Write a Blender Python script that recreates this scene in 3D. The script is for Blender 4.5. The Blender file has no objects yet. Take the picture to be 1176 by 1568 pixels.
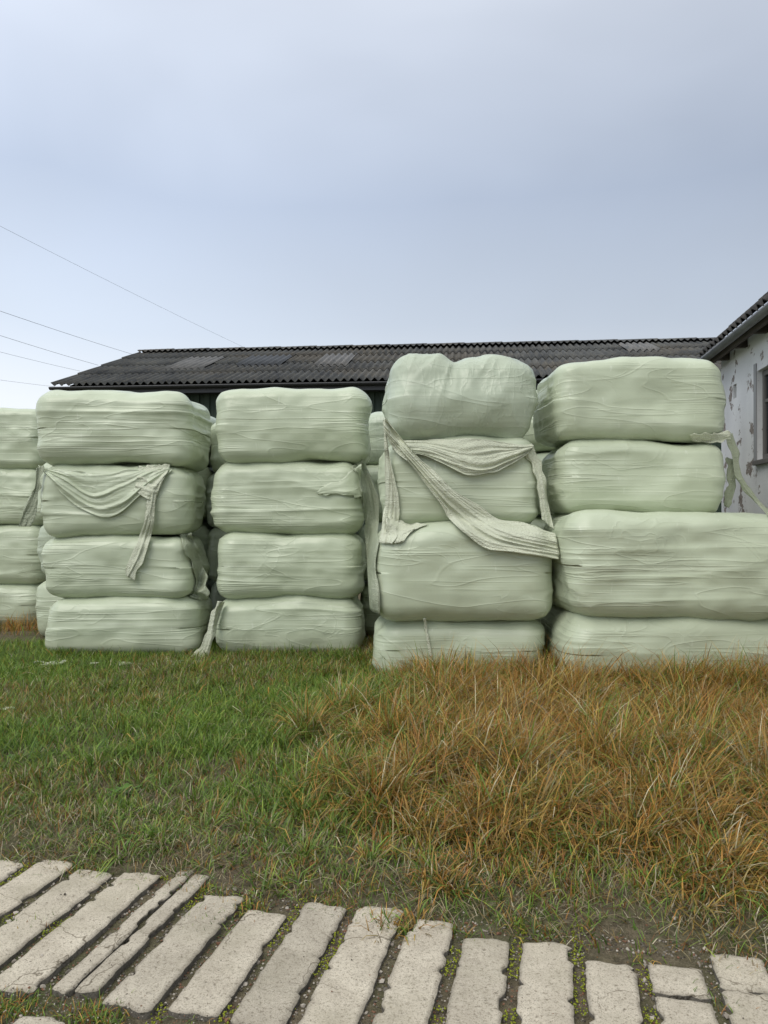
import bpy, math, random
import numpy as np
from mathutils import Vector
from mathutils.bvhtree import BVHTree
rng=np.random.default_rng(7); random.seed(7)
F=1178.0; CX=588.0; HY=790.0; EYE=1.6
scene=bpy.context.scene

def P(px,py,d): return np.array([(px-CX)/F*d, d, EYE-(py-HY)/F*d])

# ---------------------------------------------------------------- noise
def _h(ix,iy,iz,seed):
    with np.errstate(over='ignore'):
        h=(ix.astype(np.int64)*73856093)^(iy.astype(np.int64)*19349663)^(iz.astype(np.int64)*83492791)^(seed*2654435)
        h=(h&0xffffffff).astype(np.uint64)
        h=((h^(h>>np.uint64(15)))*np.uint64(2246822519))&np.uint64(0xffffffff)
        h=((h^(h>>np.uint64(13)))*np.uint64(3266489917))&np.uint64(0xffffffff)
        h=h^(h>>np.uint64(16))
    return h.astype(np.float64)/4294967295.0
def vn(x,y,z,seed=0):
    x,y,z=np.broadcast_arrays(np.asarray(x,float),np.asarray(y,float),np.asarray(z,float))
    fx=np.floor(x);fy=np.floor(y);fz=np.floor(z)
    a=x-fx;b=y-fy;c=z-fz
    a=a*a*(3-2*a);b=b*b*(3-2*b);c=c*c*(3-2*c)
    r=0
    for i in (0,1):
        for j in (0,1):
            for k in (0,1):
                w=(a if i else 1-a)*(b if j else 1-b)*(c if k else 1-c)
                r=r+w*_h(fx+i,fy+j,fz+k,seed)
    return r
def fbm(x,y,z,seed=0,o=3):
    r=0;a=.5;t=0
    for i in range(o):
        r=r+a*vn(np.asarray(x)*2**i,np.asarray(y)*2**i,np.asarray(z)*2**i,seed+i);t+=a;a*=.5
    return r/t
def sst(a,b,x):
    t=np.clip((x-a)/(b-a),0,1);return t*t*(3-2*t)

# ---------------------------------------------------------------- mesh helpers
def mk(name,V,quads=None,tris=None,mat=None,parent=None,col=None,smooth=True,loc=None):
    V=np.asarray(V,float).reshape(-1,3)
    me=bpy.data.meshes.new(name)
    idx=[];st=[];n=0
    if quads is not None and len(quads):
        q=np.asarray(quads,np.int32).reshape(-1,4);idx.append(q.ravel());st.append(np.arange(len(q))*4);n=len(q)*4
    if tris is not None and len(tris):
        t=np.asarray(tris,np.int32).reshape(-1,3);idx.append(t.ravel());st.append(n+np.arange(len(t))*3)
    idx=np.concatenate(idx).astype(np.int32);st=np.concatenate(st).astype(np.int32)
    me.vertices.add(len(V));me.vertices.foreach_set('co',V.ravel().astype(np.float32))
    me.loops.add(len(idx));me.loops.foreach_set('vertex_index',idx)
    me.polygons.add(len(st));me.polygons.foreach_set('loop_start',st)
    me.update(calc_edges=True)
    me.polygons.foreach_set('use_smooth',np.full(len(st),smooth))
    if col is not None:
        c=np.ones((len(V),4),np.float32);c[:,:3]=col
        at=me.color_attributes.new(name='Col',type='FLOAT_COLOR',domain='POINT');at.data.foreach_set('color',c.ravel())
    ob=bpy.data.objects.new(name,me);scene.collection.objects.link(ob)
    if mat: me.materials.append(mat)
    if parent: ob.parent=parent
    if loc is not None: ob.location=loc
    return ob
def gridq(nu,nv,base=0):
    i=np.arange(nu-1)[:,None];j=np.arange(nv-1)[None,:]
    a=(i*nv+j+base);return np.stack([a,a+nv,a+nv+1,a+1],-1).reshape(-1,4)
def box(name,x0,x1,y0,y1,z0,z1,mat,parent=None,bev=0.006):
    V=[(x,y,z) for x in(x0,x1) for y in(y0,y1) for z in(z0,z1)]
    Q=[(0,1,3,2),(4,6,7,5),(0,4,5,1),(2,3,7,6),(0,2,6,4),(1,5,7,3)]
    o=mk(name,V,Q,mat=mat,parent=parent,smooth=False)
    if bev:
        m=o.modifiers.new('b','BEVEL');m.width=bev;m.segments=2
    return o
def empty(name,loc=(0,0,0),rz=0):
    e=bpy.data.objects.new(name,None);scene.collection.objects.link(e);e.location=loc;e.rotation_euler=(0,0,rz);return e

# ---------------------------------------------------------------- materials
class M:
    def __init__(s,name,rough=.7,spec=.5):
        s.m=bpy.data.materials.new(name);s.m.use_nodes=True;s.nt=s.m.node_tree;s.n=s.nt.nodes;s.l=s.nt.links
        s.b=s.n['Principled BSDF'];s.b.inputs['Roughness'].default_value=rough
        s.b.inputs['Specular IOR Level'].default_value=spec
        s.tc=s.n.new('ShaderNodeTexCoord');s.oi=None
    def coord(s,scale=(1,1,1),kind='Object',rand=False,rot=0):
        mp=s.n.new('ShaderNodeMapping');s.l.new(s.tc.outputs[kind],mp.inputs[0]);mp.inputs['Scale'].default_value=scale
        mp.inputs['Rotation'].default_value=(0,rot,0)
        if rand:
            oi=s.n.new('ShaderNodeObjectInfo');mm=s.n.new('ShaderNodeMath');mm.operation='MULTIPLY';mm.inputs[1].default_value=50
            s.l.new(oi.outputs['Random'],mm.inputs[0]);s.l.new(mm.outputs[0],mp.inputs['Location'])
        return mp.outputs[0]
    def noise(s,vec,sc=1,det=4,rough=.5,dist=0):
        t=s.n.new('ShaderNodeTexNoise');s.l.new(vec,t.inputs['Vector']);t.inputs['Scale'].default_value=sc
        t.inputs['Detail'].default_value=det;t.inputs['Roughness'].default_value=rough;t.inputs['Distortion'].default_value=dist
        return t.outputs['Fac']
    def ramp(s,fac,stops):
        r=s.n.new('ShaderNodeValToRGB');s.l.new(fac,r.inputs[0]);e=r.color_ramp.elements
        while len(e)<len(stops): e.new(.5)
        for i,(p,c) in enumerate(stops):
            e[i].position=p;e[i].color=(c,c,c,1) if not hasattr(c,'__len__') else (*c,1)
        return r.outputs[0]
    def mix(s,f,a,b,mode='MIX'):
        m=s.n.new('ShaderNodeMix');m.data_type='RGBA';m.blend_type=mode
        for k,v in ((0,f),(6,a),(7,b)):
            if isinstance(v,(int,float)): m.inputs[k].default_value=v if k==0 else (v,v,v,1)
            elif isinstance(v,tuple): m.inputs[k].default_value=(*v,1)
            else: s.l.new(v,m.inputs[k])
        return m.outputs[2]
    def math(s,op,a,b=0):
        m=s.n.new('ShaderNodeMath');m.operation=op
        for k,v in ((0,a),(1,b)):
            if isinstance(v,(int,float)): m.inputs[k].default_value=v
            else: s.l.new(v,m.inputs[k])
        return m.outputs[0]
    def col(s,c):
        if isinstance(c,tuple): s.b.inputs['Base Color'].default_value=(*c,1)
        else: s.l.new(c,s.b.inputs['Base Color'])
    def attr(s):
        a=s.n.new('ShaderNodeAttribute');a.attribute_name='Col';return a.outputs['Color']
    def bump(s,h,dist=.01,st=1,prev=None):
        b=s.n.new('ShaderNodeBump');s.l.new(h,b.inputs['Height']);b.inputs['Distance'].default_value=dist;b.inputs['Strength'].default_value=st
        if prev: s.l.new(prev,b.inputs['Normal'])
        s.l.new(b.outputs[0],s.b.inputs['Normal']);return b.outputs[0]

def film_mat(name,base,net=False,hor=1.0):
    m=M(name,.42,.5)
    lay=m.ramp(m.noise(m.coord((.25,.25,4.5),rand=True),1,2,.5,.4),[(.35,0),(.42,.55),(.55,.45),(.6,1)])
    st=m.noise(m.coord((.35,.35,26),rand=True),1.0,4,.6,.5)
    msk=m.ramp(m.noise(m.coord((.6,.6,3.0),rand=True),1,2,.5,.3),[(.47,.04),(.66,1)])
    c=m.mix(lay,tuple(x*.94 for x in base),tuple(min(.95,x*1.04) for x in base))
    c=m.mix(m.math('MULTIPLY',m.ramp(st,[(.5,0),(.75,.5)]),msk),c,(.72,.75,.62))
    d=m.noise(m.coord((1,1,1.3),rand=True),1.8,4,.55)
    c=m.mix(m.ramp(d,[(.42,.0),(.72,.35)]),c,tuple(x*.80 for x in base))
    # thin vertical-ish lap seams and scuffs
    sc_=m.noise(m.coord((14,14,3),rand=True,rot=.3),1.5,3,.6)
    c=m.mix(m.ramp(sc_,[(.66,0),(.72,.35)]),c,(.68,.72,.60))
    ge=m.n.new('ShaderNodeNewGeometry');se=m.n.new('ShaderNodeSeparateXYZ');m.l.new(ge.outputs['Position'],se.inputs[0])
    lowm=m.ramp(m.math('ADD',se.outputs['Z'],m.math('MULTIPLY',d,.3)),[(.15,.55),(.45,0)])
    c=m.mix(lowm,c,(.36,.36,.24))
    m.col(c)
    r1=m.math('ABSOLUTE',m.math('SUBTRACT',m.noise(m.coord((.30,.30,11),rand=True),1.2,2,.45,.35),.5))
    n1=m.bump(m.math('MULTIPLY',m.ramp(r1,[(0,1),(.02,.35),(.07,0)]),msk),.012,.5*hor)
    n2=m.bump(m.math('MULTIPLY',st,msk),.007,.5*hor,n1)
    r3=m.math('ABSOLUTE',m.math('SUBTRACT',m.noise(m.coord((.8,.8,4.0),rand=True,rot=.25),1.0,1,.4,.5),.5))
    n3=m.bump(m.ramp(r3,[(0,1),(.012,.3),(.04,0)]),.008,.4,n2)
    r5=m.math('ABSOLUTE',m.math('SUBTRACT',m.noise(m.coord((2.4,2.4,4.5),rand=True,rot=-.4),1.0,2,.5,.8),.5))
    mk5=m.ramp(m.noise(m.coord((1.3,1.3,1.6),rand=True),1.2,1),[(.5,0),(.64,1)])
    n3=m.bump(m.math('MULTIPLY',m.ramp(r5,[(0,1),(.03,.3),(.12,0)]),mk5),.008,.35,n3)
    if hor<1:
        r4=m.math('ABSOLUTE',m.math('SUBTRACT',m.noise(m.coord((8,8,1.2),rand=True,rot=.5),1.0,2,.5,.5),.5))
        n3=m.bump(m.ramp(r4,[(0,1),(.04,.3),(.14,0)]),.008,.3,n3)
    if net:
        v=m.n.new('ShaderNodeTexVoronoi');m.l.new(m.coord((70,70,110)),v.inputs['Vector']);v.inputs['Scale'].default_value=1
        m.bump(v.outputs['Distance'],.010,.7,n3)
        m.b.inputs['Roughness'].default_value=.6
    else: m.l.new(m.math('ADD',m.math('MULTIPLY',d,.3),.20),m.b.inputs['Roughness'])
    return m.m
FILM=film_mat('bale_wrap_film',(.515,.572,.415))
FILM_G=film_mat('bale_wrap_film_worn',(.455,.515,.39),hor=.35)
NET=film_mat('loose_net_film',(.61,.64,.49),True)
NETD=film_mat('loose_net_film_dark',(.38,.42,.30),True)  # darker net film, for the flaps hanging at the stack sides

# ---------------------------------------------------------------- bales
def bale(x0,x1,z0,z1,y0,dep,seed,res=(96,32,70),r=.19,special=None,mat=None,rz=0,kz=.74):
    nx,ny,nz=res
    hx,hy,hz=(x1-x0)/2,dep/2,(z1-z0)/2
    keys=[];N=(nx,ny,nz)
    faces=[]
    for ax in range(3):
        b,c=[(1,2),(2,0),(0,1)][ax]
        for s in (0,1):
            B,C=np.meshgrid(np.arange(N[b]+1),np.arange(N[c]+1),indexing='ij')
            K=np.zeros(B.shape+(3,),np.int64);K[...,ax]=N[ax]*s;K[...,b]=B;K[...,c]=C
            q=gridq(N[b]+1,N[c]+1,sum(len(k) for k in keys))
            if s==0:q=q[:,::-1]
            keys.append(K.reshape(-1,3));faces.append(q)
    K=np.concatenate(keys);Q=np.concatenate(faces)
    code=K[:,0]*1000000+K[:,1]*1000+K[:,2]
    _,ui,inv=np.unique(code,return_index=True,return_inverse=True)
    K=K[ui];Q=inv.reshape(-1)[Q]
    h=np.array([hx,hy,hz/kz]);q=(K/np.array(N)*2-1)*h
    inner=np.clip(q,-(h-r),h-r);dv=q-inner
    n=dv/np.maximum(np.linalg.norm(dv,axis=1,keepdims=True),1e-9)
    p=inner+r*n
    p[:,2]*=kz
    X,Y,Z=p.T;o=seed*13.7
    u=Z/hz;vx=X/hx
    p=p+n*(.035*(1-u**2)*(1-np.abs(n[:,2])))[:,None]
    msk=sst(.42,.74,vn(X*.7+o,Y*.7,Z*3.0,seed+31))
    disp=.065*(fbm(X*1.5+o,Y*1.5,Z*2.0,seed,2)-.5)*2+.020*(fbm(X*4+o,Y*4,Z*5,seed+70,2)-.5)*2
    hs_=.12 if special else 1
    wz=Z*6+.7*vn(X*.8+o,Y*.8,Z*2,seed+1)+.25*X*np.sin(seed*1.7)
    rd=1-np.abs(2*vn(X*.45+o,Y*.45,wz,seed+2)-1)
    disp+=.015*hs_*(.3+.9*msk)*(rd**4-.2)
    wz2=Z*18+.8*vn(X*.9+o,Y*.9,Z*4,seed+5)-.3*X*np.sin(seed)
    rd2=1-np.abs(2*vn(X*.5+o,Y*.5,wz2,seed+6)-1)
    disp+=.0052*hs_*(.05+1.1*msk)*(rd2**2-.3)
    e=sst(.78,1.0,np.abs(vx))
    rd3=1-np.abs(2*vn(X*3+o,Y*3,Z*8,seed+8)-1)
    disp+=.018*e*(rd3**2-.4)
    if special=='sag':
        disp+=.010*((1-np.abs(2*vn(X*4+Z*2+o,Y*5,Z*1.0,seed+9)-1))**3-.3)
        disp+=.007*((1-np.abs(2*vn(X*11-Z*5+o,Y*5,Z*2,seed+12)-1))**4-.2)*sst(-.2,.7,u)
        disp+=.045*(fbm(X*2.0+o,Y*2,Z*2.0,seed+40,2)-.5)*2
    p=p+n*disp[:,None]
    if special=='sag':
        up=sst(-.3,1,u)
        dip=-.095*np.exp(-((vx+.10)/.15)**2)-.025*np.exp(-((vx-.18)/.12)**2)
        p[:,2]+=up*(dip+.025)
        low=sst(.2,-1,u)
        p[:,0]*=1-.06*low
        p[:,1]-=.05*np.exp(-((u+.2)/.5)**2)*(n[:,1]<-.2)
        rr=np.arctan2(vx+.10,np.maximum(.2,1.3-u));g=1-np.abs(2*vn(rr*9,0,0,5)-1)
        p[:,1]-=.015*(g**3)*(n[:,1]<-.2)*sst(-1,.6,u)*np.exp(-((vx+.1)/.55)**2)
    p[:,2]-=.02*(np.abs(vx)**3)*(u>0)
    p[:,2]+=.022*(vn(X*1.6+o,0,0,seed+90)-.5)*(u>0)*np.abs(u)*2
    p[:,0]+=.03*np.sin(seed*2.3)*u*.7
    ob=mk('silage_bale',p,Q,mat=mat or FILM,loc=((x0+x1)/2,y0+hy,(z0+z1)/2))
    ob.rotation_euler=(0,0,rz)
    ca,sa=math.cos(rz),math.sin(rz)
    W=np.stack([p[:,0]*ca-p[:,1]*sa,p[:,0]*sa+p[:,1]*ca,p[:,2]],1)+np.array([(x0+x1)/2,y0+hy,(z0+z1)/2])
    return W,Q
BV=[];BF=[];nb=0
def add(pxbox,d,seed,front=True,dep=1.15,**k):
    global nb
    x0,x1,y0,y1=pxbox
    a=P(x0,y1,d);b=P(x1,y0,d)
    ov=.016
    W,Q=bale(a[0]+.03,b[0]-.03,max(a[2],0)-ov,b[2]+ov*.3,d+.03,dep,seed,**k)
    BV.append(W);BF.append(Q+nb);nb+=len(W)
for i,(y0,y1) in enumerate([(620,717),(716,805),(804,894),(893,958)]):
    add((-175,64,y0,y1),11.2,1+i,dep=1.2)
for i,(x0,x1,y0,y1) in enumerate([(50,290,598,711),(55,287,711,821),(58,291,820,918),(60,300,917,1013)]):
    add((x0,x1,y0,y1),8.7,11+i,rz=[.0,.015,-.02,.018][i],dep=[1.15,.95,.9,.9][i])
for i,(x0,x1,y0,y1) in enumerate([(323,565,590,706),(321,555,705,816),(328,552,815,919),(328,555,918,1014)]):
    add((x0,x1,y0,y1),8.68,21+i,rz=[.015,-.02,.015,-.006][i],dep=.95)
add((593,825,538,675),7.5,31,special='sag',mat=FILM_G,r=.23,kz=.9)
add((586,827,668,806),7.5,32)
add((573,853,802,952),7.3,33,r=.21,kz=.8)
add((575,837,948,1046),7.45,34)
add((850,1118,544,673),7.5,41,rz=.012)
add((861,1118,671,786),7.5,42,rz=-.01)
add((873,1235,783,948),6.95,43,r=.21,dep=1.5,kz=.8)
add((872,1240,945,1062),7.05,44,dep=1.4)
for i,z in enumerate([(.0,.78),(.77,1.55),(1.54,2.32),(2.31,3.06)]):
    for j,(xa,xb,d) in enumerate([(-4.55,-2.36,10.0),(-2.30,-.40,9.95),(-.25,1.55,10.1),(1.72,3.9,9.35),(-7.9,-5.6,12.6)]):
        a=xa+.03*math.sin(i*2.1+j);b=xb+.03*math.sin(i*1.3+j*2)
        if j==2: b-=.1;a-=.05
        hh=[0,-.15,-.05,.12,0][j]*(i/3)
        W,Q=bale(a,b,z[0]+hh-.01,z[1]+hh,d+.03*i,1.15,60+i*7+j,res=(40,18,36),mat=FILM_G if (i+j)%2 else FILM)
        if j in(1,2,3): BV.append(W);BF.append(Q+nb);nb+=len(W)
allV=np.concatenate(BV);allF=np.concatenate(BF)
bvh=BVHTree.FromPolygons([tuple(v) for v in allV.tolist()],allF.tolist())

# ---------------------------------------------------------------- loose film sheets draped on the bales
def cr(Pn,n):
    Pn=np.asarray(Pn,float);m=len(Pn)
    if m==2: 
        t=np.linspace(0,1,n)[:,None];sh=(n,)+(1,)*(Pn.ndim-1);t=t.reshape(sh);return Pn[0]*(1-t)+Pn[1]*t
    E=np.concatenate([[2*Pn[0]-Pn[1]],Pn,[2*Pn[-1]-Pn[-2]]])
    t=np.linspace(0,m-1-1e-9,n);k=t.astype(int);f=(t-k).reshape((n,)+(1,)*(Pn.ndim-1))
    a,b,c,d=E[k],E[k+1],E[k+2],E[k+3]
    return .5*((2*b)+(-a+c)*f+(2*a-5*b+4*c-d)*f*f+(-a+3*b-3*c+d)*f**3)
org=Vector((0,0,EYE));sc=[0]
def sheet(rows,ddef,folds=4,amp=.03,off=.012,nu=60,nv=22,mat=None,jag=3,name='loose_wrap_film'):
    sc[0]+=1;s=sc[0]*5.3
    G=cr(np.stack([cr(r,nu) for r in rows],1).transpose(1,0,2),nv).transpose(1,0,2)
    U,Vv=np.meshgrid(np.linspace(0,1,nu),np.linspace(0,1,nv),indexing='ij')
    edge=(np.abs(Vv-.5)*2)**2
    G=G+jag*edge[...,None]*(np.stack([vn(U*9+s,Vv*2,0,1),vn(U*9+s,Vv*2,4,2)],-1)-.5)*2
    D=np.full((nu,nv),np.nan)
    for i in range(nu):
        for j in range(nv):
            px,py=G[i,j]
            v=Vector(((px-CX)/F,1,-(py-HY)/F)).normalized()
            h=bvh.ray_cast(org,v,13.0)
            D[i,j]=h[0].y if h[0] is not None and h[0].y<ddef+.5 else ddef
    for _ in range(25):
        Pd=np.pad(D,1,mode='edge');bl=(Pd[2:,1:-1]+Pd[:-2,1:-1]+Pd[1:-1,2:]+Pd[1:-1,:-2])/4
        D=np.minimum(D,bl)
    ph=Vv*folds+1.1*vn(U*3+s,Vv*2,0,7)
    f=1-np.abs(2*vn(ph*1.0+s,U*1.5,0,9)-1)
    f2=1-np.abs(2*vn(ph*2.7+s,U*3,3,11)-1)
    f3=1-np.abs(2*vn(ph*5+s,U*3,3,14)-1)
    D=D-off-amp*(.75*f**1.5+.35*f2+.15*f3)
    py=G[...,1];lim=(EYE-.03)*F/np.maximum(py-HY,1)
    D=np.where(py>HY+60,np.minimum(D,lim),D)
    V=np.stack([(G[...,0]-CX)/F*D,D,EYE-(py-HY)/F*D],-1)
    ob=mk(name,V.reshape(-1,3),gridq(nu,nv)[:,::-1],mat=mat or NET)
    so=ob.modifiers.new('s','SOLIDIFY');so.thickness=.003
    return ob
sheet([[(60,714),(100,718),(140,724),(185,722),(225,714),(258,713)],[(60,716),(100,735),(145,762),(190,748),(230,726),(260,716)],[(62,718),(102,762),(148,786),(180,790),(222,755),(262,718)]],8.9,6,.045,mat=FILM,nu=80,nv=34)
sheet([[(212,716),(238,712),(262,712)],[(206,752),(234,766),(248,738)]],8.7,5,.06,nu=30,nv=24)
sheet([[(228,752),(221,800),(207,842),(190,880)],[(239,752),(235,800),(222,845),(205,888)]],8.6,4,.035,nv=16,off=.03)
sheet([[(276,817),(287,850),(298,888),(290,915)],[(291,817),(306,850),(316,885),(320,920)]],8.9,3,.05,nv=14,mat=NETD)
sheet([[(54,716),(50,750),(36,785),(27,806)],[(66,713),(60,750),(57,780),(46,806)]],8.75,3,.04,nv=12,mat=NETD)
sheet([[(541,712),(552,745),(558,800),(562,850),(567,935)],[(556,706),(574,745),(581,795),(577,850),(583,940)]],9.0,3,.07,nv=16,mat=NETD)
sheet([[(555,708),(530,728),(483,752)],[(552,735),(535,748),(486,756)],[(556,765),(530,757),(490,758)]],8.7,3,.015,nu=30,nv=16,mat=FILM)
sheet([[(331,920),(320,955),(306,992),(284,1013)],[(344,921),(331,962),(319,1003),(298,1020)]],8.6,3,.03,nv=14)
sheet([[(302,1010),(270,1012),(230,1014),(180,1012)],[(300,1017),(270,1018),(230,1019),(184,1018)]],8.3,2,.02,nv=8)
sheet([[(598,672),(650,671),(700,672),(760,674),(817,681)],[(600,684),(655,690),(725,712),(775,700),(817,686)],[(602,690),(650,700),(730,727),(778,712),(815,690)]],7.6,6,.06,nu=90,nv=36)
sheet([[(588,640),(632,688),(690,742),(765,790),(850,818)],[(588,655),(636,706),(694,770),(760,815),(855,838)],[(590,672),(636,727),(690,796),(748,836),(858,858)]],7.5,7,.055,nu=110,nv=40,off=.03,jag=5)
sheet([[(800,682),(815,718),(826,758),(832,795)],[(816,680),(831,715),(838,760),(846,812)]],7.6,3,.04,nv=14)
sheet([[(588,640),(591,700),(591,765),(580,832)],[(592,668),(603,735),(612,795),(603,832)]],7.5,4,.03,nv=16,off=.02)
sheet([[(592,790),(620,800),(655,802)],[(590,830),(612,830),(632,812)]],7.4,4,.03,nu=30,nv=18)
sheet([[(648,946),(652,975),(658,1006)],[(652,946),(656,975),(662,1006)]],7.4,1,.01,nu=20,nv=5,jag=1)
sheet([[(1056,667),(1090,663),(1119,660)],[(1060,675),(1092,678),(1120,673)]],7.6,3,.03,nu=30,nv=12)
sheet([[(1112,666),(1121,700),(1128,735),(1150,765),(1185,800)],[(1120,664),(1131,700),(1138,733),(1157,760),(1190,790)]],7.8,2,.03,nv=10,mat=NETD)
sheet([[(1112,700),(1114,740),(1108,775)],[(1128,705),(1125,750),(1118,778)]],7.9,2,.04,nv=10,mat=NETD)

# ---------------------------------------------------------------- ground
S13=math.radians(13);sx,sy=math.sin(S13),math.cos(S13)
def uv(x,y): return x*sy-y*sx, x*sx+y*sy
def gz(x,y):
    u,v=uv(x,y);t=v-3.05
    z=-.024+.03*sst(-.05,.3,t)
    z=z+(.05*(fbm(x*.9,y*.9,0,5)-.5)+.04*(fbm(x*5,y*5,0,8)-.5))*sst(0,.8,t)+.010*(fbm(x*14,y*14,0,3,2)-.5)
    return z
xs=np.unique(np.concatenate([np.linspace(-400,-9,24),np.linspace(-9,9,300),np.linspace(9,400,24)]))
ys=np.unique(np.concatenate([np.linspace(-400,-1,16),np.linspace(-1,2,30),np.linspace(2,13,300),np.linspace(13,600,30)]))
X,Y=np.meshgrid(xs,ys,indexing='ij')
m=M('soil_and_turf',.95,.2)
n1=m.noise(m.coord(),.9,5,.6);n2=m.noise(m.coord(),22,6,.7);n3=m.noise(m.coord(),120,3,.7)
c=m.mix(m.ramp(n2,[(.3,0),(.7,1)]),(.06,.048,.030),(.21,.17,.11))
c=m.mix(m.ramp(n1,[(.42,0),(.62,.6)]),c,(.06,.085,.022))
c=m.mix(m.ramp(n3,[(.5,0),(.8,.6)]),c,(.34,.29,.20))
m.col(c);b=m.bump(n2,.04,.8);m.bump(n3,.008,.8,b)
mk('ground',np.stack([X,Y,gz(X,Y)],-1).reshape(-1,3),gridq(len(xs),len(ys)),mat=m.m)

# ---------------------------------------------------------------- concrete slats
conc=M('weathered_concrete',.92,.2)
a=conc.attr();n=conc.noise(conc.coord(),6,6,.65);n2=conc.noise(conc.coord(),70,5,.75);n3=conc.noise(conc.coord(),1.9,4,.65);n4=conc.noise(conc.coord(),190,2,.6)
c=conc.mix(conc.ramp(n,[(.3,0),(.7,1)]),(.44,.40,.335),(.62,.575,.49))
c=conc.mix(conc.ramp(n2,[(.36,.9),(.44,0)]),c,(.20,.175,.135))
c=conc.mix(conc.ramp(n2,[(.56,0),(.72,.6)]),c,(.74,.70,.61))
c=conc.mix(conc.ramp(n4,[(.36,.65),(.46,0)]),c,(.24,.21,.17))
c=conc.mix(conc.ramp(n3,[(.48,0),(.66,.55)]),c,(.34,.315,.245))
ck=conc.n.new('ShaderNodeTexVoronoi');ck.feature='DISTANCE_TO_EDGE'
wv=conc.n.new('ShaderNodeVectorMath');wv.operation='ADD';nn_=conc.n.new('ShaderNodeTexNoise');nn_.inputs['Scale'].default_value=9;nn_.inputs['Detail'].default_value=4
conc.l.new(conc.coord(),nn_.inputs['Vector']);vs=conc.n.new('ShaderNodeVectorMath');vs.operation='SCALE';vs.inputs[3].default_value=.12
conc.l.new(nn_.outputs['Color'],vs.inputs[0]);conc.l.new(conc.coord(),wv.inputs[0]);conc.l.new(vs.outputs[0],wv.inputs[1])
conc.l.new(wv.outputs[0],ck.inputs['Vector']);ck.inputs['Scale'].default_value=2.6
crk=conc.ramp(ck.outputs['Distance'],[(.002,1),(.008,0)])
crk=conc.math('MULTIPLY',crk,conc.ramp(conc.noise(conc.coord(),1.3,2),[(.50,0),(.57,.85)]))
c=conc.mix(crk,c,(.12,.10,.07))
c=conc.mix(1.0,c,a,'MULTIPLY');conc.col(c)
cv=conc.n.new('ShaderNodeTexVoronoi');conc.l.new(conc.coord(),cv.inputs['Vector']);cv.inputs['Scale'].default_value=42
pit=conc.ramp(cv.outputs['Distance'],[(.05,0),(.22,1)])
pm=conc.ramp(conc.noise(conc.coord(),15,2,.5),[(.5,0),(.56,1)])
h=conc.mix(pm,1.0,pit)
b=conc.bump(h,.006,.7);b=conc.bump(n2,.007,.9,b);b=conc.bump(crk,.006,-1,b);conc.bump(n,.01,.5,b)
SV=[];SQ=[];SC=[];sn=0
def slat(u0,u1,v0,v1,seed,jag=.010):
    global sn
    n=max(10,int((v1-v0)/.009));mcol=22
    I,J=np.meshgrid(np.linspace(0,1,n),np.linspace(0,1,mcol),indexing='ij')
    Uw=u0+(u1-u0)*J;Vw=v0+(v1-v0)*I
    nz=lambda a,b,sd:fbm(a,b,0,sd,3)-.5
    sg=np.sign(J-.5);ej=(np.abs(J-.5)*2)**4;ei=(np.abs(I-.5)*2)**14
    Uw=Uw+sg*ej*.014*nz(Vw*13+seed,sg*3+seed,3)+.006*nz(Vw*.9,seed,9)
    chip=sst(.66,.82,fbm(Vw*16+seed*3,sg*5+seed,0,41,2))
    Uw=Uw-sg*ej*.018*chip
    Vw=Vw+np.sign(I-.5)*ei*jag*4*nz(Uw*18+seed,I*0+seed,5)
    Vw=Vw-np.sign(I-.5)*ei*.012*(np.abs(J-.5)*2)**6
    dU=np.minimum(J,1-J)*(u1-u0);dV=np.minimum(I,1-I)*(v1-v0)
    dm=np.minimum(dU,dV)
    en=nz(Uw*30,Vw*30,19)
    Z=-.006*(1-np.clip(dm/(.011+.012*en),0,1))**2-.008*chip*ej+.005*nz(Uw*5,Vw*5,11)+.004*en+.003*math.sin(seed*3.1)+.006*math.sin(seed)*(J-.5)
    V=np.stack([Uw*sy+Vw*sx,-Uw*sx+Vw*sy,Z],-1)
    ring=[(i,0) for i in range(n)]+[(n-1,j) for j in range(1,mcol)]+[(i,mcol-1) for i in range(n-2,-1,-1)]+[(0,j) for j in range(mcol-2,0,-1)]
    ri=np.array([i*mcol+j for i,j in ring]);VV=V.reshape(-1,3)
    top=VV[ri].copy();low=top.copy();low[:,2]=-.08
    k=n*mcol;L=len(ri);a=np.arange(L);b=(a+1)%L
    q=np.concatenate([gridq(n,mcol),np.stack([k+a,k+L+a,k+L+b,k+b],1)])
    SV.append(np.concatenate([VV,top,low]));SQ.append(q+sn);sn+=k+2*L
    t=.84+.26*_h(np.array([seed*10]),np.array([3]),np.array([1]),2)[0]
    cc=np.full((k+2*L,3),t)*np.array([1,.99,.97])
    dirt=1-.40*np.exp(-(dm/.009)**2)*(.3+1.2*fbm(Uw*20,Vw*20,0,88,2))
    cc[:k]*=dirt.reshape(-1,1)*np.array([1,.98,.93]);cc[k:]*=.35;SC.append(cc)
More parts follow.
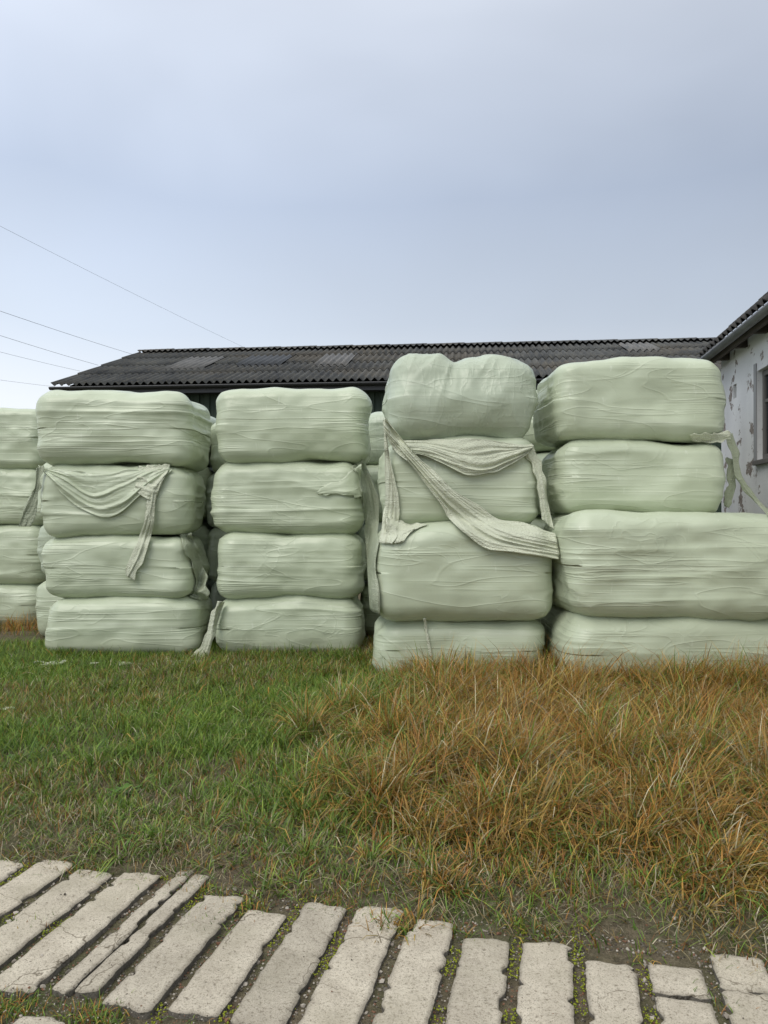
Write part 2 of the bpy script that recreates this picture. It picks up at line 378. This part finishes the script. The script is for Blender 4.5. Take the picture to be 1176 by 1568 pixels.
for kk in range(-16,15):
    uc=-.276+.222*kk;w=.0885+.003*math.sin(kk*2.3);far=3.03+.05*math.sin(kk*1.9)+.035*math.sin(kk*5.1)-(.09 if kk>=0 else 0)+(.10 if kk<-5 else 0)-(.07 if kk>4 else 0)
    near=2.27+.02*math.sin(kk*3)
    sd=kk*1.0+20
    if kk>=3:
        cuts=[near]+sorted([near+(far-near)*q for q in ([.30,.70] if kk%2 else [.45,.72])])+[far]
        for a_,b_ in zip(cuts[:-1],cuts[1:]):
            if kk%3==2 and b_<far: slat(uc-w,uc-.006,a_+.008,b_-.012,sd+a_,.012);slat(uc+.008,uc+w,a_+.014,b_-.006,sd+a_+.4,.012)
            else: slat(uc-w,uc+w,a_+.008,b_-.012,sd+a_,.016)
    elif kk in(-6,):
        slat(uc-w,uc-w*.1,near,far,sd,.01);slat(uc+w*.0,uc+w,near+.02,far-.03,sd+.4)
    else: slat(uc-w,uc+w,near,far,sd)
    slat(uc-w,uc+w,1.25,2.15+.02*math.sin(kk),sd+.7);slat(uc-w,uc+w,.2,1.15,sd+.3)
mk('concrete_slat_pavement',np.concatenate(SV),np.concatenate(SQ),mat=conc.m,col=np.concatenate(SC))

ph=(1+5**.5)/2
ico=np.array([(-1,ph,0),(1,ph,0),(-1,-ph,0),(1,-ph,0),(0,-1,ph),(0,1,ph),(0,-1,-ph),(0,1,-ph),(ph,0,-1),(ph,0,1),(-ph,0,-1),(-ph,0,1)])/1.9
icf=np.array([(0,11,5),(0,5,1),(0,1,7),(0,7,10),(0,10,11),(1,5,9),(5,11,4),(11,10,2),(10,7,6),(7,1,8),(3,9,4),(3,4,2),(3,2,6),(3,6,8),(3,8,9),(4,9,5),(2,4,11),(6,2,10),(8,6,7),(9,8,1)])
N=34000
uu=rng.uniform(-3.2,1.6,N);vv=rng.uniform(1.9,3.6,N)
k_=(uu+.276)/.222;gap=np.abs(k_-np.round(k_))
keep=(gap>.385)|(vv>3.0)|((vv>2.14)&(vv<2.28));keep&=(vv<3.1)|(rng.random(N)<.06)
onslat=rng.random(N)<.012
keep|=onslat&(vv<3)
uu=uu[keep];vv=vv[keep];onp=(gap[keep]<.37)&(vv<2.9);N=len(uu)
x=uu*sy+vv*sx;y=-uu*sx+vv*sy
rs=rng.uniform(.002,.006,N)*np.where(rng.random(N)<.06,2.0,1)*np.where(onp,.55,1)
V=ico[None]*rs[:,None,None]*rng.uniform(.6,1.3,(N,12,1))*np.array([1,1,.7])
V[...,0]+=x[:,None];V[...,1]+=y[:,None];V[...,2]+=(np.where(onp,.002,gz(x,y))+rs*.3)[:,None]
T=icf[None]+(np.arange(N)*12)[:,None,None]
pal=np.array([(.13,.115,.09),(.24,.21,.17),(.07,.058,.045),(.40,.36,.30),(.19,.10,.06)])
mc=M('gravel',.9,.3);mc.col(mc.attr())
mk('gravel',V.reshape(-1,3),None,T.reshape(-1,3),mat=mc.m,col=np.repeat(pal[rng.integers(0,5,N)],12,0),smooth=False)
N=7000;uu=rng.uniform(-3,1.6,N);vv=rng.uniform(2.2,3.12,N);k_=np.round((uu+.276)/.222-.5)+.5
uu=-.276+.222*k_+rng.choice([-1,1],N)*.013+rng.normal(0,.006,N)
keep=fbm(uu*3,vv*5,0,77,2)>.60;uu=uu[keep];vv=vv[keep];N=len(uu)
x=uu*sy+vv*sx;y=-uu*sx+vv*sy;rs=rng.uniform(.002,.0045,N)
V=ico[None]*rs[:,None,None]*rng.uniform(.6,1.3,(N,12,1))*np.array([1,1,.8])
V[...,0]+=x[:,None];V[...,1]+=y[:,None];V[...,2]+=(gz(x,y)+.010+rs*.6)[:,None]
T=icf[None]+(np.arange(N)*12)[:,None,None]
mm=M('moss',.95,.1);nn=mm.noise(mm.coord(),60,3);mm.col(mm.mix(nn,(.08,.11,.015),(.36,.38,.04)))
mk('moss',V.reshape(-1,3),None,T.reshape(-1,3),mat=mm.m)

# ---------------------------------------------------------------- grass
gm=M('grass_blades',.5,.4);gc=gm.attr();gm.col(gc)
tr=gm.n.new('ShaderNodeBsdfTranslucent');gm.l.new(gc,tr.inputs[0])
mx=gm.n.new('ShaderNodeMixShader');mx.inputs[0].default_value=.3
gm.l.new(gm.b.outputs[0],mx.inputs[1]);gm.l.new(tr.outputs[0],mx.inputs[2]);gm.l.new(mx.outputs[0],gm.n['Material Output'].inputs[0])
def blades(name,x,y,z,az,L,lean,curv,w,c0,c1):
    N=len(x);lv=np.array([0,.38,.72,1.0]);wf=[1,.9,.62]
    dx,dy=np.cos(az),np.sin(az)
    tw=rng.uniform(-.9,.9,N);pxx=-np.sin(az+tw);pyy=np.cos(az+tw)
    V=np.zeros((N,7,3));C=np.zeros((N,7,3))
    drop=np.clip(curv-.75,0,1)
    for i,s in enumerate(lv):
        hd=L*(lean*s+curv*s*s)
        vz=L*s*np.sqrt(np.clip(1-(lean*.7+curv*s*.8)**2,.02,1))
        if i==3: vz=vz-L*drop*.45
        cx=x+dx*hd;cy=y+dy*hd;cz=z+np.maximum(vz,.002)
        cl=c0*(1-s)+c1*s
        if i<3:
            for k,sg in enumerate((-1,1)):
                V[:,i*2+k]=np.stack([cx+sg*pxx*w*wf[i]*.5,cy+sg*pyy*w*wf[i]*.5,cz],-1);C[:,i*2+k]=cl
        else: V[:,6]=np.stack([cx,cy,cz],-1);C[:,6]=cl
    b=(np.arange(N)*7)[:,None]
    Q=np.concatenate([b+np.array([0,1,3,2]),b+np.array([2,3,5,4])]);T=b+np.array([4,5,6])
    return mk(name,V.reshape(-1,3),Q,T,mat=gm.m,col=C.reshape(-1,3))
GREEN=np.array([(.15,.27,.03),(.20,.33,.045),(.31,.40,.06),(.10,.19,.03)])
ORG=np.array([(.55,.27,.055),(.62,.38,.10),(.44,.18,.045),(.48,.34,.08)])
STR=np.array([(.60,.50,.28),(.45,.35,.20),(.85,.76,.52),(.30,.23,.14)])
def region(N,dmax=9.4):
    y=np.sqrt(rng.uniform(2.7**2,dmax**2,N))*1.0
    x=rng.uniform(-1,1,N)*(.52*y+.5)
    return x,y
def fields(x,y):
    u,v=uv(x,y);t=v-3.03
    nz=fbm(x*1.1,y*1.1,0,21);n2=fbm(x*3,y*3,0,22)
    right=sst(-.85,.40,x+1.2*(nz-.5)+1.1*(n2-.5))
    right*=1-.8*np.exp(-(((x+.25)/.45)**2+((y-7.1)/.9)**2))
    return t,right,nz,n2
def pick(P_,N): return P_[rng.integers(0,len(P_),N)]*rng.uniform(.65,1.3,(N,1))
x,y=region(210000,9.6)
t,right,nz,n2=fields(x,y)
dens=sst(-.12,.45,t+.5*(n2-.5))*(.40+.60*sst(.36,.56,fbm(x*2.2,y*2.2,0,33)))
k=rng.random(len(x))<dens;x,y,t,right,nz,n2=[q[k] for q in(x,y,t,right,nz,n2)]
N=len(x);L=rng.uniform(.035,.10,N)*(1+.5*right)*(.55+.85*sst(0,1.5,t))
brown=sst(.5,.66,fbm(x*.9,y*.9,2,51))
isg=rng.random(N)<np.clip(.93-.42*right-.38*brown,.05,1)
c1=np.where(isg[:,None],pick(GREEN,N),np.where((rng.random(N)<.5)[:,None],pick(ORG,N)*.75,pick(STR,N)*.75))
c0=c1*.6  # blade bases darkened: shade low in the turf painted into the colour
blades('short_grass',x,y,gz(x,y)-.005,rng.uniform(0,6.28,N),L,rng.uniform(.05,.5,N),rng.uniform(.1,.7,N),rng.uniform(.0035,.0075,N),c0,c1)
tx,ty=region(10500,8.2);t,right,nz,n2=fields(tx,ty)
clump=sst(.36,.58,fbm(tx*4.2,ty*4.2,0,61,2))
dens=sst(.0,.7,t+.8*(n2-.5))*(.26+.74*right)*(.30+.70*clump)
k=rng.random(len(tx))<dens*1.15;tx,ty,t,right,nz,n2,clump=[q[k] for q in(tx,ty,t,right,nz,n2,clump)]
nbld=rng.integers(14,34,len(tx));ti=np.repeat(np.arange(len(tx)),nbld);N=len(ti)
rad=rng.uniform(0,.07,N);az=rng.uniform(0,6.28,N)
x=tx[ti]+rad*np.cos(az);y=ty[ti]+rad*np.sin(az)
hgt=(.09+.20*right*sst(.1,1.4,t)+.03*sst(.5,2,t))*(.65+.5*clump)*rng.uniform(.6,1.3,len(tx))
L=hgt[ti]*rng.uniform(.45,1.35,N)
tdir=rng.uniform(-1.6,1.2,len(tx))[ti]
az=np.arctan2(np.sin(az)*.8+.5*np.sin(tdir),np.cos(az)*.8+.5*np.cos(tdir))+rng.normal(0,.4,N)
tint=rng.uniform(.75,1.2,(len(tx),1))[ti]
go=np.clip(.85*(1-right)+.16+.45*(nz-.5)*2+rng.normal(0,.22,len(tx)),.02,1)[ti]
gs=(rng.random(N)<go).astype(float)
c1=(pick(GREEN,N)*gs[:,None]*1.05+pick(ORG,N)*(1-gs[:,None]))*tint
stw=rng.random(N)<(.08+.08*right)[ti];c1[stw]=pick(STR,stw.sum())
c0=(pick(GREEN,N)*.45*(.45+.55*gs[:,None])+pick(ORG,N)*.35*(1-(.45+.55*gs[:,None])))*tint  # greener bases, also dimmed to paint shade between the clumps
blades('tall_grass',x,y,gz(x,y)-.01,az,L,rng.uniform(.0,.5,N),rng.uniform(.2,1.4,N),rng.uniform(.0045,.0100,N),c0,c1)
print('tall',N)
x,y=region(150000,8.5);t,right,nz,n2=fields(x,y)
k=rng.random(len(x))<sst(-.10,.15,t+.2*(n2-.5))*(.22+.78*np.exp(-((t-.4)/.7)**2))
x,y=x[k],y[k];N=len(x);c=pick(STR,N)*.66
k2=rng.random(N)<.25;c[k2]=pick(ORG,k2.sum())*.5
k2=rng.random(N)<.28;c[k2]=pick(GREEN,k2.sum())*.8
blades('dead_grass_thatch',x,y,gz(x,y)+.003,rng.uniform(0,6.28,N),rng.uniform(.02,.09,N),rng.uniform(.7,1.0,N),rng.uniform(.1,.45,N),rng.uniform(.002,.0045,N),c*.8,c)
xs_=[];ys_=[];Ls=[];gg=[]
for (px,d,h,n,sp,g) in [(735,7.15,.38,420,.35,.25),(620,7.25,.28,160,.2,.6),(690,7.0,.30,260,.5,.3),(1000,6.75,.42,480,.3,.2),(1120,6.6,.44,480,.25,.15),(930,6.85,.30,220,.2,.4),(820,6.9,.26,200,.2,.4),
                  (265,8.45,.18,140,.3,1),(350,8.5,.20,140,.2,1),(430,8.45,.22,160,.2,.9),(490,8.4,.22,260,.3,1),(545,8.2,.26,460,.25,1),(120,8.5,.18,240,.4,.9),(20,10.8,.32,500,.6,.1),(-20,10.3,.2,200,.5,.3),
                  (860,7.0,.2,160,.15,.9),(180,8.5,.14,80,.3,.8)]:
    cx=(px-CX)/F*d
    xs_.append(cx+rng.normal(0,sp,n));ys_.append(d+rng.normal(0,.1,n));Ls.append(h*rng.uniform(.35,1.1,n)**1.2);gg.append(rng.random(n)<g)
for (u_,v_,n) in [(-1.47,2.21,300),(-1.75,2.2,260),(-1.15,2.2,80),(-2.0,2.65,40),(-1.27,2.95,150),(-.83,3.02,60),(-1.5,3.05,160),(-.39,2.98,60),(.5,2.75,60),(.72,2.9,90),(.28,2.95,60),(-2.1,3.1,160),(-.95,3.1,120),(-1.38,2.8,80),(-.1,3.05,90),(.95,2.85,90)]:
    a_=rng.normal(u_,.06,n);b_=rng.normal(v_,.04,n)
    xs_.append(a_*sy+b_*sx);ys_.append(-a_*sx+b_*sy);Ls.append(rng.uniform(.02,.065,n));gg.append(rng.random(n)<.7)
x=np.concatenate(xs_);y=np.concatenate(ys_);L=np.concatenate(Ls);g=np.concatenate(gg);N=len(x)
c1=np.where(g[:,None],pick(GREEN,N)*.85,pick(ORG,N))
wd_=np.where(L>.1,rng.uniform(.005,.010,N),rng.uniform(.003,.0055,N))
blades('grass_tufts',x,y,gz(x,y)-.01,rng.uniform(-3.14,3.14,N),L,rng.uniform(0,.3,N),rng.uniform(.1,1.1,N),wd_,c1*.65,c1)  # darker base colour paints the shade at the tuft roots

LV=[];LQ=[];LC=[];ln=0
def rosette(px,py,n,Lm,seed):
    global ln
    d=EYE*F/(py-HY);x0=(px-CX)/F*d;r=random.Random(seed)
    for i in range(n):
        az=r.uniform(0,6.28);L=Lm*r.uniform(.4,1.1);w=L*r.uniform(.16,.26);el=r.uniform(.3,1.2)
        xo=x0+r.uniform(-.9,.9)*Lm;yo=d+r.uniform(-.7,.7)*Lm
        g=[]
        for s in np.linspace(0,1,7):
            ww=w*math.sin(math.pi*min(1,(s*.92+.06)))**.8
            hd=L*s*math.cos(el*(1-.6*s));zz=L*(s*math.sin(el)-.5*s*s*math.sin(el))+.01
            for q in(-1,0,1):
                g.append((xo+math.cos(az)*hd-math.sin(az)*ww*q,yo+math.sin(az)*hd+math.cos(az)*ww*q,zz-(0.25*ww if q==0 else 0)+float(gz(np.array(x0),np.array(d)))))
        LV.append(np.array(g));LQ.append(gridq(7,3)+ln);ln+=21
        c=np.array((.10,.20,.028))*r.uniform(.5,1.3);LC.append(np.tile(c,(21,1)))
for a_ in [(190,1215,42,.075,1),(30,1165,16,.06,4),(350,1070,14,.07,3),(70,1120,14,.06,5),(240,1150,12,.05,6),(100,1030,14,.07,11),(560,1030,10,.07,12)]: rosette(*a_)
mk('broadleaf_weeds',np.concatenate(LV),np.concatenate(LQ),mat=gm.m,col=np.concatenate(LC))

def scrap(px,py,s,seed):
    d=EYE*F/(py-HY);x0=(px-CX)/F*d;n=12
    I,J=np.meshgrid(np.linspace(-1,1,n),np.linspace(-1,1,n),indexing='ij')
    x=x0+s*I*(1+.5*vn(J*2,seed,0,1));y=d+s*.5*J*(1+.8*vn(I*3,seed,0,2))
    z=gz(x,y)+.03+s*.5*vn(I*2.5+seed,J*2.5,0,3)
    mk('plastic_film_scrap',np.stack([x,y,z],-1).reshape(-1,3),gridq(n,n),mat=NET)
for i,a_ in enumerate([(82,1022,.09),(60,1019,.05),(16,1096,.05),(477,1184,.03),(145,1020,.04)]): scrap(*a_,i*3.3)

# ---------------------------------------------------------------- corrugated roofs
def corrug(name,u0,u1,pos,pitch,amp,mat,parent,rows=4,lift=0.0,t0=0,t1=1,swap=False):
    nu=int((u1-u0)/pitch*8)+1;u=np.linspace(u0,u1,nu)
    A,B=pos
    A=np.array(A,float);B=np.array(B,float);dr=B-A;ln_=np.hypot(*dr);nrm=np.array([-dr[1],dr[0]])/ln_
    if nrm[1]<0:nrm=-nrm
    Vs=[];Qs=[];c=0
    for r in range(rows):
        a=t0+(t1-t0)*r/rows;b=t0+(t1-t0)*(r+1)/rows+(.02 if r<rows-1 else 0)
        cells=[]
        for s,lf in((a,.022),(a,.03),((a+b)/2,.016),(b,.0)):
            base=A+dr*s
            off=(amp*np.cos(u/pitch*2*math.pi)+(lf if not(s==a and lf==.022) else .010)+lift)
            w=base[0]+nrm[0]*off;z=base[1]+nrm[1]*off
            cells.append(np.stack([w,u,z],-1) if swap else np.stack([u,w,z],-1))
        V=np.stack(cells,1);Vs.append(V.reshape(-1,3));Qs.append(gridq(nu,4,c));c+=nu*4
    return mk(name,np.concatenate(Vs),np.concatenate(Qs),mat=mat,parent=parent)
rf=M('fibre_cement_roof',.9,.2)
n=rf.noise(rf.coord((1,.4,1)),1.2,6,.7);n2=rf.noise(rf.coord((7,.6,.6)),1.6,5,.7);n3=rf.noise(rf.coord(),18,4,.7);n4=rf.noise(rf.coord((.25,.5,1)),1,3,.6)
c=rf.mix(rf.ramp(n,[(.35,0),(.65,1)]),(.038,.041,.044),(.095,.098,.095))
c=rf.mix(rf.ramp(n2,[(.5,0),(.72,.7)]),c,(.135,.13,.11));c=rf.mix(rf.ramp(n3,[(.54,0),(.70,.7)]),c,(.18,.16,.11))
c=rf.mix(rf.ramp(n4,[(.5,0),(.65,.5)]),c,(.13,.11,.08))
rf.col(c);rf.bump(n3,.01,.5)
sk=M('roof_light_sheet',.6,.3);n=sk.noise(sk.coord((5,.8,1)),2,5,.7);sk.col(sk.mix(sk.ramp(n,[(.3,0),(.7,1)]),(.08,.085,.085),(.19,.18,.165)))
sk2=M('roof_light_sheet_dark',.6,.3);n=sk2.noise(sk2.coord((5,.8,1)),2,5,.7);sk2.col(sk2.mix(n,(.04,.045,.05),(.085,.09,.095)))
gw=M('green_wall_cladding',.6,.3);n=gw.noise(gw.coord((6,6,.5)),2,4);gw.col(gw.mix(n,(.022,.040,.028),(.055,.078,.055)))
dk=M('dark_gutter',.45,.5);dk.col((.035,.037,.04))
th=math.radians(5.4)
barn=empty('barn',(-7.97,18.4,0),-th)
corrug('roof_front',0,24,((0,4.73),(5.2,6.60)),.177,.036,rf.m,barn)
corrug('roof_back',0,24,((10.4,4.73),(5.2,6.60)),.177,.028,rf.m,barn)
for a_,b_,t0,t1,mt in[(2.2,3.27,.34,.74,sk.m),(3.95,5.2,.42,.78,sk2.m),(6.0,6.9,.38,.82,sk.m),(14.1,15.0,.66,.95,sk.m)]:
    q=.177;corrug('roof_light',round(a_/q)*q,round(b_/q)*q,((0,4.73),(5.2,6.60)),q,.036,mt,barn,rows=1,lift=.022,t0=t0,t1=t1)
u=np.linspace(0,24,24*40);an=np.linspace(-1,1,7)
U,Aa=np.meshgrid(u,an,indexing='ij');fl=.03*np.abs(Aa)*np.cos(U/.177*2*math.pi)+.018*((U/1.1)%1)
V=np.stack([U,5.2+Aa*.24,6.70-.10*np.abs(Aa)**1.3+fl],-1);mk('ridge_cap',V.reshape(-1,3),gridq(len(u),7),mat=rf.m,parent=barn)
u=np.linspace(.25,23.8,1200);V=np.stack([np.repeat(u,2),np.repeat(.45+.02*np.sign(np.sin(u*2*math.pi/.25)),2),np.tile([0,4.80],len(u))],-1)
mk('wall_front',V,gridq(len(u),2),mat=gw.m,parent=barn,smooth=False)
mk('gable_left',[(.25,.46,0),(.25,9.95,0),(.25,9.95,4.8),(.25,5.2,6.5),(.25,.46,4.8)],None,[(0,1,2),(0,2,4),(4,2,3)],mat=gw.m,parent=barn,smooth=False)
mk('gable_right',[(23.8,.46,0),(23.8,9.95,0),(23.8,9.95,4.8),(23.8,5.2,6.5),(23.8,.46,4.8)],None,[(2,1,0),(4,2,0),(3,2,4)],mat=gw.m,parent=barn,smooth=False)
box('wall_back',.26,23.79,9.9,9.97,0,4.75,gw.m,barn,0)
box('fascia',.02,23.95,.03,.06,4.50,4.66,dk.m,barn,.003)
box('soffit',.03,23.9,.07,.44,4.52,4.54,dk.m,barn,0)
def gutter(name,p0,p1,r,mat,parent,axis):
    an=np.linspace(math.pi,2*math.pi,10);V=[]
    for e in(p0,p1):
        for rr in(r,r-.006):
            for a in (an if rr==r else an[::-1]):
                o=(math.cos(a)*rr,math.sin(a)*rr)
                V.append((e[0],e[1]+o[0],e[2]+o[1]) if axis==0 else (e[0]+o[0],e[1],e[2]+o[1]))
    n=20;Q=[(i,(i+1)%n,n+(i+1)%n,n+i) for i in range(n)]
    return mk(name,V,Q,mat=mat,parent=parent)
gutter('gutter',(0,-.05,4.67),(24,-.05,4.67),.07,dk.m,barn,0)

# ---------------------------------------------------------------- white farmhouse (right)
hs=empty('farmhouse',(4.41,8.34,0),-math.radians(9.2))
pl=M('peeling_white_render',.9,.2)
n=pl.noise(pl.coord(),2.6,8,.68,.3);n2=pl.noise(pl.coord(),25,5,.7);n3=pl.noise(pl.coord((1,1,.6)),1.1,4)
c=pl.mix(pl.ramp(n3,[(.3,0),(.7,1)]),(.58,.58,.58),(.75,.75,.74))
mask=pl.ramp(n,[(.575,0),(.59,1)])
c=pl.mix(mask,c,pl.mix(pl.ramp(n2,[(.4,0),(.6,1)]),(.16,.13,.11),(.32,.28,.25)))
c=pl.mix(pl.ramp(n2,[(.66,0),(.70,.8)]),c,(.10,.09,.08))
pl.col(c);b=pl.bump(mask,.006,-1);pl.bump(n2,.01,.5,b)
W0,W1=.10,1.13;Z0,Z1=2.28,3.38;T=.3
box('wall_low',0,T,-5,2.45,0,Z0,pl.m,hs,0);box('wall_high',0,T,-5,2.45,Z1,3.95,pl.m,hs,0)
box('wall_far',0,T,W1,2.0,Z0,Z1,pl.m,hs,0);box('wall_near',0,T,-5,W0,Z0,Z1,pl.m,hs,0)
box('wall_far_end',0,T,2.16,2.45,Z0,Z1,pl.m,hs,0)
box('wall_vent_low',0,T,2.0,2.16,Z0,3.19,pl.m,hs,0)
dark=M('dark_interior',.9,.1);dark.col((.012,.012,.014))
box('vent_recess',.12,T,2.0,2.16,3.19,Z1,dark.m,hs,0)
fr=M('old_window_frame',.6,.4);fr.col((.13,.12,.11))
glm=M('window_glass',.08,.6);glm.col((.02,.025,.03))
for a_ in[(W0,W0+.07,Z0,Z1),(W1-.07,W1,Z0,Z1),(W0+.07,W1-.07,Z1-.07,Z1),(W0+.07,W1-.07,Z0,Z0+.07)]:
    box('window_frame',.06,.12,a_[0],a_[1],a_[2],a_[3],fr.m,hs,.004)
box('window_mullion',.065,.115,.59,.64,Z0+.07,Z1-.07,fr.m,hs,.003)
box('window_transom_far',.067,.113,.64,W1-.07,2.98,3.02,fr.m,hs,.003);box('window_transom_near',.067,.113,W0+.07,.59,2.98,3.02,fr.m,hs,.003)
box('window_glass',.085,.095,W0+.07,W1-.07,Z0+.07,Z1-.07,glm.m,hs,0)
box('window_sill',-.05,.06,W0-.04,W1+.04,Z0-.06,Z0-.002,fr.m,hs,.006)
sur=M('grey_window_surround',.8,.3);sur.col((.28,.28,.28))
box('window_surround',-.014,-.001,W1+.005,W1+.10,Z0,Z1+.10,sur.m,hs,.002)
box('back_wall',6.5,6.8,-5,2.45,0,3.95,pl.m,hs,0)
rz_=3.97+3.65*.90
for yy,nm in((2.45,'gable_far'),(-5.3,'gable_near')):
    V=[(0,yy,0),(6.8,yy,0),(6.8,yy,3.9),(3.4,yy,rz_-.2),(0,yy,3.9)];V2=[(a,b+.3,c) for a,b,c in V]
    mk(nm,V+V2,[(0,1,2,4),(5,9,7,6),(2,1,6,7),(0,4,9,5)],[(4,2,3),(9,8,7)],mat=pl.m,parent=hs,smooth=False)
tl=M('weathered_roof_tiles',.85,.25);n=tl.noise(tl.coord(),9,5,.7);tl.col(tl.mix(tl.ramp(n,[(.3,0),(.7,1)]),(.035,.036,.038),(.11,.10,.09)))
corrug('roof_left',-5.5,2.95,((-.25,3.93),(3.4,3.93+3.65*.90)),.20,.032,tl.m,hs,rows=9,swap=True)
corrug('roof_right',-5.5,2.95,((7.05,3.93),(3.4,3.93+3.65*.90)),.20,.032,tl.m,hs,rows=9,swap=True)
wd=M('old_timber',.85,.2);n=wd.noise(wd.coord((8,1,8)),3,5);wd.col(wd.mix(n,(.035,.03,.027),(.10,.085,.07)))
box('fascia',-.20,-.17,-5.4,2.9,3.74,3.90,wd.m,hs,.003)
for i in range(10): box('rafter_tail',-.168,-.002,-4.9+i*.8,-4.82+i*.8,3.76,3.88,wd.m,hs,.003)
gg2=M('zinc_gutter',.5,.5);n=gg2.noise(gg2.coord(),6,4);gg2.col(gg2.mix(n,(.10,.105,.11),(.22,.22,.22)));gg2.b.inputs['Metallic'].default_value=.3
gutter('gutter',(-.27,-5.4,3.84),(-.27,2.9,3.84),.065,gg2.m,hs,1)

# ---------------------------------------------------------------- utility pole and wires
px_,py_=-8.45,9.75
pole=empty('utility_pole',(px_,py_,0))
an=np.linspace(0,2*math.pi,17)[:-1];V=[]
for z,r in((-.3,.15),(3,.135),(7.5,.105),(7.55,.03)):
    V+= [(math.cos(a)*r,math.sin(a)*r,z) for a in an]
mk('post',V,[(k*16+i,k*16+(i+1)%16,k*16+16+(i+1)%16,k*16+16+i) for k in range(3) for i in range(16)],mat=wd.m,parent=pole)
cer=M('ceramic_insulator',.2,.6);cer.col((.5,.48,.44))
wm=M('overhead_wire',.6,.3);wm.col((.16,.16,.17))
def wire(A,B,sag,r=.006):
    cu=bpy.data.curves.new('overhead_wire','CURVE');cu.dimensions='3D';cu.bevel_depth=r;cu.bevel_resolution=1
    sp=cu.splines.new('POLY');n=24;sp.points.add(n-1)
    for i in range(n):
        t=i/(n-1);p=np.array(A)*(1-t)+np.array(B)*t;sp.points[i].co=(p[0],p[1],p[2]-sag*4*t*(1-t),1)
    o=bpy.data.objects.new('overhead_wire',cu);scene.collection.objects.link(o);cu.materials.append(wm.m)
for (e,z,r_) in [((372,531,23.0),7.14,.0024),((205,543,23.5),5.48,.0042),((150,559,21.2),5.11,.0038),((122,568,20.2),4.69,.003),((84,592,18.5),3.94,.0026)]:
    wire((px_,py_,z),P(*e),.06,r_)
    box('insulator',-.16,.16,-.03,.03,z-.03,z+.03,cer.m,pole,.01)

# ---------------------------------------------------------------- world, sun, camera
w=bpy.data.worlds.new('World');scene.world=w;w.use_nodes=True;nt=w.node_tree;N_=nt.nodes;Lk=nt.links
bg=N_['Background'];bg.inputs[1].default_value=.12
sky=N_.new('ShaderNodeTexSky');sky.sky_type='NISHITA';sky.sun_disc=False
EL,AZ=math.radians(48),math.radians(215)
sky.sun_elevation=EL;sky.sun_rotation=AZ;sky.dust_density=3
tc=N_.new('ShaderNodeTexCoord');sp=N_.new('ShaderNodeSeparateXYZ');Lk.new(tc.outputs['Generated'],sp.inputs[0])
def MA(op,a,b=0,c=None):
    m_=N_.new('ShaderNodeMath');m_.operation=op
    for k,v in((0,a),(1,b)):
        if isinstance(v,(int,float)):m_.inputs[k].default_value=v
        else:Lk.new(v,m_.inputs[k])
    return m_.outputs[0]
mp=N_.new('ShaderNodeMapping');mp.inputs['Scale'].default_value=(1,1,1.8);Lk.new(tc.outputs['Generated'],mp.inputs[0])
no=N_.new('ShaderNodeTexNoise');no.inputs['Scale'].default_value=2.0;no.inputs['Detail'].default_value=3.5;no.inputs['Roughness'].default_value=.5;no.inputs['Distortion'].default_value=.3;Lk.new(mp.outputs[0],no.inputs['Vector'])
nz_=MA('MULTIPLY',MA('SUBTRACT',no.outputs['Fac'],.5),.10)
rp=N_.new('ShaderNodeValToRGB');Lk.new(MA('ADD',sp.outputs['Z'],nz_),rp.inputs[0])
st=[(0,(.82,.85,.87)),(.13,(.76,.80,.85)),(.24,(.58,.65,.75)),(.38,(.48,.555,.69)),(.54,(.64,.70,.81)),(.75,(1.0,1.04,1.10)),(1,(1.3,1.33,1.38))]
e=rp.color_ramp.elements
while len(e)<len(st): e.new(.5)
for i,(p,c) in enumerate(st): e[i].position=p;e[i].color=(*[q/2 for q in c],1)
def VM(a,b):
    v=N_.new('ShaderNodeVectorMath');v.operation='MULTIPLY';Lk.new(a,v.inputs[0])
    if isinstance(b,tuple): v.inputs[1].default_value=b
    else: Lk.new(b,v.inputs[1])
    return v.outputs[0]
lb=MA('ADD',1.0,MA('MULTIPLY',sp.outputs['X'],-.42))
lb=MA('ADD',lb,MA('MULTIPLY',MA('SUBTRACT',no.outputs['Fac'],.5),.35))
cb=N_.new('ShaderNodeCombineXYZ')
for i in range(3): Lk.new(lb,cb.inputs[i])
cl=VM(VM(rp.outputs[0],cb.outputs[0]),(18.3,18.3,18.3))
mi=N_.new('ShaderNodeMix');mi.data_type='RGBA';mi.inputs[0].default_value=.92
Lk.new(sky.outputs[0],mi.inputs[6]);Lk.new(cl,mi.inputs[7]);Lk.new(mi.outputs[2],bg.inputs[0])
sl=bpy.data.lights.new('sun','SUN');sl.energy=1.4;sl.angle=math.radians(35);sl.color=(1,.95,.87)
so=bpy.data.objects.new('sun',sl);scene.collection.objects.link(so)
dirv=Vector((math.sin(AZ)*math.cos(EL),math.cos(AZ)*math.cos(EL),math.sin(EL)))
so.rotation_euler=dirv.to_track_quat('Z','Y').to_euler()
cam=bpy.data.cameras.new('camera');co=bpy.data.objects.new('camera',cam);scene.collection.objects.link(co)
co.location=(0,0,EYE);co.rotation_euler=(math.radians(90)+math.atan(6/F),0,0)
cam.sensor_fit='HORIZONTAL';cam.sensor_width=36;cam.lens=36*F/1176;cam.clip_end=2000;cam.clip_start=.05
scene.camera=co
scene.view_settings.view_transform='Standard';scene.view_settings.look='None';scene.view_settings.exposure=0
